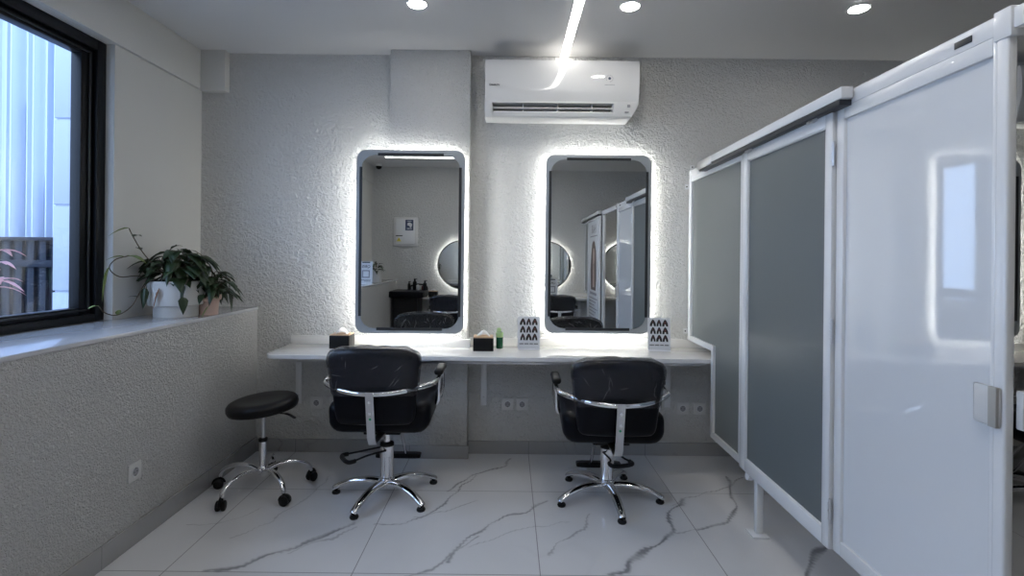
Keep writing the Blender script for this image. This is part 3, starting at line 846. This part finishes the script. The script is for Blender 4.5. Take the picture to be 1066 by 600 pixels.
# ------------------------------------------------------------------ plants on the sill
t = thing('potted_plant', 'large dark leafy plant in stepped white ceramic pot on sill', 'plant', (-1.925, 3.05, ZK))
bm = N(); lathe(bm, [(.112, 0), (.114, .004), (.114, .058), (.116, .062), (.136, .066), (.140, .072), (.141, .20), (.137, .205), (.130, .202), (.128, .17), (0, .17)], 40); obj('pot', bm, m_pot, t)
bm = N(); lathe(bm, [(.127, 0), (.127, .01), (0, .012)], 30, (0, 0, .172)); obj('soil', bm, m_soil, t)
random.seed(14)
bs = N(); bl = N()
for k in range(96):
    a = random.uniform(0, 2*PI); rr = random.uniform(.02, .155); h = .205+random.uniform(.0, .21)*(1-rr/.40)
    tip = Vector((math.cos(a)*rr*1.0, math.sin(a)*rr*.85, h))
    root = Vector((math.cos(a)*rr*.3, math.sin(a)*rr*.3, .178))
    tube(bs, spline([root, root.lerp(tip, .5)+Vector((0, 0, .03)), tip], 3), .0022, 5)
    leaf(bl, tip, (math.cos(a+random.uniform(-.6, .6)), math.sin(a+random.uniform(-.6, .6)), random.uniform(-.4, .35)), random.uniform(.08, .125), random.uniform(.055, .085), random.uniform(.3, .9))
lt = N()
def vine(pts, leaves):
    sp = spline(pts, 6); tube(bs, sp, .0028, 6)
    for i, d, L, W, mi in leaves:
        p = sp[min(len(sp)-1, int(i*(len(sp)-1)))]; leaf(lt if mi else bl, p, d, L, W, .4)
# directions: -x towards the window, +z up
vine([(-.02, 0, .19), (-.07, -.10, .30), (-.09, -.17, .38), (-.11, -.21, .46), (-.12, -.22, .495)], [(1, (-.6, -.5, -.1), .09, .055, 1), (.72, (.7, -.3, .35), .08, .035, 0), (.5, (-.4, .2, .3), .06, .03, 0)])
vine([(0, 0, .19), (-.05, -.06, .30), (.0, -.08, .37), (.06, -.1, .41)], [(.6, (.8, -.2, .4), .12, .04, 0), (.8, (.7, -.1, .5), .09, .03, 0), (.4, (-.6, -.1, .2), .08, .05, 0)])
vine([(-.05, 0, .19), (-.10, -.16, .235), (-.13, -.27, .235), (-.155, -.31, .28), (-.14, -.29, .325), (-.11, -.24, .345)], [(.66, (-.2, -.1, -1), .13, .06, 1), (1, (.9, 0, .0), .10, .06, 1), (.95, (-.5, -.3, .1), .08, .05, 1)])
vine([(-.06, 0, .19), (-.09, -.12, .20), (-.11, -.20, .08), (-.13, -.28, .035), (-.15, -.34, .05), (-.155, -.38, .09)], [(1, (-.2, -.5, .1), .05, .03, 1), (.6, (.2, -.1, .6), .05, .03, 1), (.35, (-.6, -.1, .3), .05, .03, 0)])
vine([(.1, -.03, .19), (.13, -.1, .22), (.13, -.14, .16), (.13, -.15, .12)], [(1, (.1, -.1, -1), .07, .05, 0), (.6, (-.2, -.3, -1), .07, .05, 0)])
vine([(-.06, -.05, .19), (-.08, -.12, .20), (-.08, -.155, .17)], [(1, (0, -.1, -1), .085, .05, 0)])
obj('stem', bs, m_stem, t, 60); solid(obj('leaf', bl, m_leaf, t, 60)); solid(obj('young_leaf', lt, m_leafl, t, 60, 'pale yellow green leaves on trailing stems'))
bm = N(); leaf(bm, (.0, -.150, .17), (-.25, -.1, -1), .11, .03, .1); solid(obj('dry_leaf', bm, m_leafd, t, 60, 'dry brown leaf hanging over the pot'))

t = thing('small_potted_plant', 'small dark leafy plant in pink clay pot at sill edge', 'plant', (-1.79, 3.14, ZK))
bm = N(); lathe(bm, [(.050, 0), (.052, .004), (.054, .05), (.058, .085), (.068, .10), (.070, .11), (.062, .108), (.056, .09), (0, .09)], 28)
for v in bm.verts:
    if v.co.z > .095: v.co.z += .012*math.sin(6*math.atan2(v.co.y, v.co.x)+.6)
obj('pot', bm, m_terra, t)
bs = N(); bl = N(); lt = N(); random.seed(31)
for k in range(52):
    a = random.uniform(-PI*.8, PI*.5); rr = random.uniform(.02, .14); h = .12+random.uniform(0, .20)*(1-rr/.25)
    tip = Vector((math.cos(a)*rr, math.sin(a)*rr, h)); root = Vector((math.cos(a)*.02, math.sin(a)*.02, .09))
    tube(bs, spline([root, root.lerp(tip, .5)+Vector((0, 0, .03)), tip], 3), .002, 5)
    leaf(bl, tip, (math.cos(a+random.uniform(-.6, .6)), math.sin(a+random.uniform(-.6, .6)), random.uniform(-.7, .3)), random.uniform(.06, .10), random.uniform(.04, .06), random.uniform(.3, .8))
for pts, ls in (([(0, 0, .10), (.03, -.02, .26), (-.02, -.02, .34), (-.06, -.02, .37)], [(1, (-.6, 0, .35), .06, .02, 0), (.75, (.7, 0, -.4), .11, .05, 0), (.6, (.8, 0, -.3), .09, .045, 0)]),
                ([(0, 0, .10), (.09, -.03, .24), (.14, -.04, .20), (.15, -.05, .13)], [(1, (.2, 0, -1), .08, .04, 0), (.7, (.7, 0, -.5), .09, .05, 0)]),
                ([(.02, -.04, .10), (.05, -.09, .10), (.06, -.10, .06)], [(1, (-.5, -.1, -.7), .09, .028, 1), (.5, (.6, -.1, .3), .07, .03, 1)])):
    sp = spline(pts, 6); tube(bs, sp, .0022, 6)
    for i, d, L, W, mi in ls: leaf(lt if mi else bl, sp[min(len(sp)-1, int(i*(len(sp)-1)))], d, L, W, .4)
obj('stem', bs, m_stem, t, 60); solid(obj('leaf', bl, m_leaf, t, 60)); solid(obj('young_leaf', lt, m_leafl, t, 60, 'pale green leaf hanging by the pot'))

# ------------------------------------------------------------------ partition
P = thing('partition_screen', 'white framed partition with grey door and glossy white board at right', 'partition', (1.222, 1.247, 0), -.0147)
ZB, ZT = .28, 1.912
def yz(u, v, d): return (d, u, v)
def frame_part(name, y0, y1, z0, z1, wl, wr, wb, wt, x0, x1, m, parent):
    bm = N(); rect_frame(bm, y0, y1, z0, z1, wl, wr, wb, wt, x0, x1, .003); return obj(name, bm, m, parent)
# white board bay
bm = N(); box(bm, -.026, .0, .020, .054, 0.0, 1.962, .007, 3); obj('end_post', bm, m_white, P)
frame_part('board_frame', .054, .705, ZB, ZT, .012, .042, .052, .045, -.022, .002, m_white, P)
bm = N(); box(bm, -.010, .0, .06, .67, ZB+.03, ZT-.03); obj('glossy_board', bm, m_gloss, P, label='glossy white board reflecting the room')
# hinged grey door
frame_part('door_frame', .714, 1.50, ZB-.005, ZT-.004, .045, .06, .062, .05, -.034, .006, m_white, P)
dr = [o for o in bpy.data.objects if o.name == 'door_frame'][0]
bm = N(); box(bm, -.020, -.008, .75, 1.45, ZB+.03, ZT-.04); obj('grey_door_panel', bm, m_greyp, dr, label='dark grey door panel')
bm = N(); rect_frame(bm, .757, 1.442, ZB+.055, ZT-.052, .006, .006, .006, .006, -.030, -.012, .002); obj('glazing_bead', bm, m_white, dr)
bm = N()
for z in (.42, 1.09, 1.75): tube(bm, [(-.030, .7095, z-.045), (-.030, .7095, z+.045)], .006, 10)
for z in (.42, 1.09, 1.75):
    for q in (-.028, 0, .028): tube(bm, [(-.030, .7095, z+q-.003), (-.030, .7095, z+q+.003)], .0078, 10)
obj('hinge', bm, m_satin, dr)
# fixed grey bay with the notch over the counter
def poly_frame(outline, wdt, x0, x1):
    n = len(outline); inner = []
    for i in range(n):
        p = Vector(outline[i]); a = (p-Vector(outline[i-1])).normalized(); b = (Vector(outline[(i+1) % n])-p).normalized()
        na = Vector((-a.y, a.x)); nb = Vector((-b.y, b.x)); inner.append(tuple(p+(na+nb)*wdt))
    return inner
outl = [(1.505, ZB), (1.94, ZB), (1.94, .80), (2.365, .80), (2.365, ZT), (1.505, ZT)]
inn = poly_frame(outl, .034, 0, 0)
bm = N(); ring_prism(bm, outl, inn, yz, -.022, .002); obj('notched_frame', bm, m_white, P, 20)
bm = N(); prism(bm, [(u, v) for u, v in poly_frame(outl, .028, 0, 0)], yz, -.008, .0); obj('grey_screen_panel', bm, m_greyp2, P, label='grey screen panel notched over the counter')
bm = N(); box(bm, -.026, .022, 2.345, 2.372, .80, 1.955, .004); obj('wall_post', bm, m_white, P)
bm = N()
for z, s in ((1.98, 1), (1.85, -1), (.86, -1)):
    box(bm, -.055 if s < 0 else -.02, -.02 if s < 0 else .01, 2.366, 2.371, z-.018, z+.018, .001)
wb_ = obj('wall_bracket', bm, m_white, P)
bm = N()
for x, z in ((-.043, 1.85), (-.043, .86), (-.006, 1.985)): tube(bm, [(x, 2.362, z), (x, 2.367, z)], .005, 8)
obj('screw', bm, m_dark, wb_)
# top rail carrying on to the opposite wall
bm = N(); box(bm, -.022, .002, -2.44, 2.37, ZT, 1.962, .003); obj('top_rail', bm, m_white, P)
bm = N(); box(bm, -.029, .004, .010, .058, 1.895, 1.968, .003); obj('rail_coupling', bm, m_white, P)
bm = N(); box(bm, -.0245, -.0222, .125, .18, 1.926, 1.944, .001); obj('black_slot', bm, m_dark, P)
bm = N(); tube(bm, [(.0, -.030, 1.935), (-.031, -.030, 1.935)], .009, 14); obj('rail_bolt', bm, m_satin, P)
bm = N(); box(bm, -.070, -.030, .60, 2.06, 1.925, 1.965, .002); obj('track_cover', bm, m_white, P)
bm = N(); box(bm, -.066, -.022, .62, 2.06, 1.905, 1.9255, .001); obj('sliding_track', bm, m_dark, P)
bm = N(); box(bm, -.0715, -.066, 1.84, 2.08, 1.915, 1.966, .001); obj('track_end_cap', bm, m_satin, P)
bm = N()
for y in (.83, 1.40):
    tube(bm, [(-.045, y-.03, 1.900), (-.045, y, 1.912), (-.045, y+.03, 1.900)], .006, 8); tube(bm, [(-.050, y, 1.908), (-.036, y, 1.908)], .014, 14)
obj('track_roller', bm, m_satin, P)
bm = N(); box(bm, -.016, .016, 1.33, 1.362, .008, ZB-.004, .002); lg = obj('support_leg', bm, m_white, P)
bm = N(); box(bm, -.045, .035, 1.30, 1.392, 0, .008, .002); obj('foot_plate', bm, m_white, lg)
bm = N(); tube(bm, [(-.034, 1.40, ZB-.012), (-.012, 1.40, ZB-.016)], .022, 16); obj('door_stop', bm, m_white, P)
bm = N(); box(bm, -.034, -.026, .026, .10, .948, 1.046, .006); obj('catch_plate', bm, m_plate, P)
bm = N(); box(bm, -.040, -.028, .028, .050, .948, 1.046, .001); obj('magnet_catch', bm, m_beige, P, label='beige magnet catch on end post')
bm = N(); box(bm, .0, .03, .0, .02, .95, 1.044, .004); obj('post_catch', bm, m_plate, P)

# banner screen on the far side of the passage
Q = thing('banner_screen', 'white framed screen carrying a hair banner, seen in the right mirror', 'screen', (1.205, -1.2, 0), 0)
bm = N(); box(bm, -.02, .02, 1.605, 1.65, 0, 1.905, .003); obj('end_post', bm, m_white, Q)
outl = [(0.40, .28), (1.60, .28), (1.60, 1.905), (.01, 1.905), (.01, .82), (.40, .82)]
inn = poly_frame(outl, .034, 0, 0)
bm = N(); ring_prism(bm, outl, inn, yz, -.02, .02); obj('screen_frame', bm, m_white, Q, 20)
bm = N(); prism(bm, poly_frame(outl, .028, 0, 0), yz, -.005, .005); obj('grey_screen_panel', bm, m_greyp2, Q)
bm = N(); box(bm, -.07, -.03, .02, 1.58, 1.925, 1.965, .002); obj('track_cover', bm, m_white, Q)
bm = N(); box(bm, -.066, -.022, .02, 1.58, 1.905, 1.9245, .001); obj('sliding_track', bm, m_dark, Q)
bn = thing('hair_banner', 'tall white hair banner with long haired portrait, in the right mirror', 'banner', (1.165, -.08, .30))
bm = N(); box(bm, -.008, 0, -.47, .47, 0, 1.58, .002); obj('banner_board', bm, m_card, bn)
bm = N(); rect_frame(bm, -.49, .49, -.02, 1.60, .03, .03, .03, .03, -.018, .006); obj('banner_frame', bm, m_white, bn)
bX = lambda u, v, d: (-.008-d, u, v)
bm = N(); prism(bm, [(-.2, .62), (.2, .62), (.24, .8), (.22, 1.0), (.2, 1.15), (.1, 1.27), (0, 1.30), (-.12, 1.26), (-.2, 1.1), (-.25, .9)], bX, .001, .0015); obj('printed_hair', bm, m_hair, bn)
bm = N(); prism(bm, [(-.03, .98), (.05, .96), (.10, 1.03), (.105, 1.12), (.06, 1.19), (-.02, 1.19), (-.05, 1.1)], bX, .0017, .0022); prism(bm, [(-.05, .66), (.1, .66), (.06, .96), (-.01, .98)], bX, .0017, .0022); obj('printed_portrait', bm, m_skin, bn)
bm = N()
for k in range(9):
    prism(bm, [(-.34, .50-k*.045), (.34-.12*(k % 3), .50-k*.045), (.34-.12*(k % 3), .515-k*.045), (-.34, .515-k*.045)], bX, .001, .0015)
prism(bm, [(-.28, .555), (.28, .555), (.28, .59), (-.28, .59)], bX, .001, .0015)
prism(bm, [(-.30, 1.35), (.30, 1.35), (.30, 1.365), (-.30, 1.365)], bX, .001, .0015)
obj('printed_lines', bm, m_inkg, bn)
text_obj('HAIR', .17, m_inkg, bn, (-.0095, 0, 1.45), (PI/2, 0, -PI/2))

# ------------------------------------------------------------------ things at the opposite wall (seen in the mirrors)
t = thing('electric_panel_box', 'white electric panel cover on opposite wall, seen in the left mirror', 'electric panel', (-1.605, YF, 1.735))
bm = N(); box(bm, -.19, .19, 0, .025, -.225, .225, .008); obj('panel_surround', bm, m_plate, t)
bm = N(); box(bm, -.15, .15, .025, .05, -.195, .20, .006); obj('panel_door', bm, m_white, t)
bm = N(); box(bm, .0, .125, .0505, .052, .02, .185, .0004); s = obj('notice', bm, m_navy, t)
bm = N(); prism(bm, [(.03, .10), (.06, .09), (.08, .06), (.10, .085), (.105, .12), (.07, .145), (.035, .135)], lambda u, v, d: (u, d, v), .0522, .053)
for k in range(3): box(bm, .025, .10, .0522, .053, .035+k*.010, .039+k*.010)
box(bm, .03, .095, .0522, .053, .16, .168); obj('notice_print', bm, m_card, s)
bm = N(); prism(bm, [(-.135, -.15), (-.06, -.15), (-.0975, -.085)], lambda u, v, d: (u, d, v), .0505, .052); s = obj('warning_sign', bm, m_yellow, t)
bm = N(); box(bm, -.145, -.04, .0505, .052, -.07, -.055); box(bm, -.10, -.095, .0522, .053, -.135, -.11); obj('warning_print', bm, m_ink, s)

t = thing('security_camera', 'small black and white dome camera on ceiling, seen in the left mirror', 'camera', (-1.98, -1.0, ZC))
bm = N(); lathe(bm, [(.055, 0), (.055, -.02), (.048, -.03)], 24); obj('mount', bm, m_white, t)
bm = N(); lathe(bm, [(.046, -.028), (.044, -.045), (.034, -.062), (.018, -.072), (0, -.075)], 24); obj('dome', bm, m_blackp, t)

t = thing('wash_cabinet', 'black cabinet with overhanging top at opposite wall, seen in the left mirror', 'cabinet', (-1.50, -.92, 0))
bm = N(); box(bm, -.19, .17, -.24, .2, .05, .76, .01); obj('body', bm, m_blackp, t)
bm = N(); rbox(bm, (.27, .27, .05), .03, 6, lambda p: Vector((p.x+.0, p.y, p.z+.80))); obj('top', bm, m_vinyl, t)
bm = N(); box(bm, -.21, .23, -.26, .26, 0, .06, .015); obj('base', bm, m_blackp, t)
bm = N(); tube(bm, spline([(.0, -.2, .85), (.0, -.2, .90), (.12, -.2, .93), (.24, -.2, .90), (.25, -.2, .80)], 5), .012, 8); obj('rail', bm, m_blackp, t)
bots = [((-1.42, -1.0), .030, .17, m_blackp), ((-1.36, -.93), .026, .10, m_plate), ((-1.29, -1.0), .028, .08, m_red), ((-1.50, -.98), .022, .13, m_blackp), ((-1.25, -.90), .028, .15, m_blackp)]
lbs = ['tall black pump bottle on the black cabinet, seen in mirror', 'short pale bottle on the black cabinet, seen in mirror', 'small reddish jar on the black cabinet, seen in mirror', 'slim black bottle leftmost on the black cabinet, seen in mirror', 'black bottle rightmost on the black cabinet, seen in mirror']
for ((x, y), r, h, m), lb in zip(bots, lbs):
    t = thing('salon_bottle', lb, 'bottle', (x, y, .85), group='bottles on the black cabinet')
    bm = N(); lathe(bm, [(r*.9, 0), (r, .004), (r, h*.7), (r*.5, h*.8), (r*.45, h*.84)], 18); obj('bottle_body', bm, m, t)
    bm = N(); lathe(bm, [(r*.5, h*.84), (r*.5, h), (0, h)], 14); tube(bm, [(0, 0, h*.96), (r*1.2, 0, h*.96)], .005, 6); obj('cap', bm, m_blackp, t)
tissue_box((-1.14, YF+.20, .745), 'black tissue box on the opposite counter, seen in the left mirror')

def placard(loc, rz, label):
    t = thing('pay_sign', label, 'sign', loc, rz, 'small white counter signs')
    bm = N(); prism(bm, rrect(.165, .285, .008, 3, 0, .147), lambda u, v, d: (u, d+v*.1, v), -.002, .002); obj('sign_sheet', bm, m_card, t)
    bm = N(); box(bm, -.08, .08, -.02, .08, 0, .004); obj('sign_foot', bm, m_card, t)
    bm = N()
    for a, b, c_, d_ in ((-.05, .05, .272, .286), (-.065, .065, .05, .056), (-.065, .02, .035, .041)):
        prism(bm, [(a, c_), (b, c_), (b, d_), (a, d_)], lambda u, v, d: (u, d+v*.1, v), -.004, -.0025)
    obj('printed_lines', bm, m_ink, t)
    bm = N(); ring_prism(bm, rrect(.10, .10, .004, 2, 0, .13), rrect(.07, .07, .004, 2, 0, .13), lambda u, v, d: (u, d+v*.1, v), -.004, -.0025); obj('printed_frame', bm, m_inkg, t)
    text_obj('QRIS', .05, m_ink, t, (0, .018, .225), (PI/2-.1, 0, 0))
    return t
placard((-1.83, .22, ZK), PI, 'white pay sign on the window sill, seen in left mirror')
placard((.66, YF+.42-.09, .745), PI, 'white pay sign on the opposite counter, seen in right mirror')
t = thing('small_white_planter', 'small green plant in white square pot on sill, seen in mirror', 'plant', (-1.80, -.20, ZK))
bm = N(); box(bm, -.06, .06, -.06, .06, 0, .17, .006); obj('pot', bm, m_pot, t)
bm = N(); random.seed(9)
for k in range(26):
    a = random.uniform(0, 2*PI); leaf(bm, (math.cos(a)*.03, math.sin(a)*.03, .17+random.uniform(0, .10)), (math.cos(a), math.sin(a), random.uniform(-.2, .8)), random.uniform(.07, .12), .045, .5)
solid(obj('leaf', bm, m_leaf, t))
bm = N(); tube(bm, [(0, 0, .15), (0, 0, .27)], .004, 6); obj('stem', bm, m_stem, t)

# ------------------------------------------------------------------ sky and camera
w = bpy.data.worlds.new('World'); S.world = w; w.use_nodes = True
bg = w.node_tree.nodes['Background']; bg.inputs[0].default_value = (.53, .70, 1.0, 1); bg.inputs[1].default_value = 2.7
cam = bpy.data.cameras.new('camera'); co = bpy.data.objects.new('camera', cam); C.objects.link(co)
cam.sensor_width = 36; cam.lens = 548*36/1066; cam.shift_x = 3/1066; cam.shift_y = -31.5/1066; cam.clip_start = .05
co.matrix_world = Matrix.Translation((0, 0, 1.35)) @ Matrix.Rotation(PI/2, 4, 'X') @ Matrix.Rotation(.0105, 4, 'Z')
S.camera = co
S.view_settings.view_transform = 'Standard'; S.view_settings.look = 'None'
S.view_settings.exposure = .92; S.view_settings.gamma = 1; S.view_settings.use_curve_mapping = False
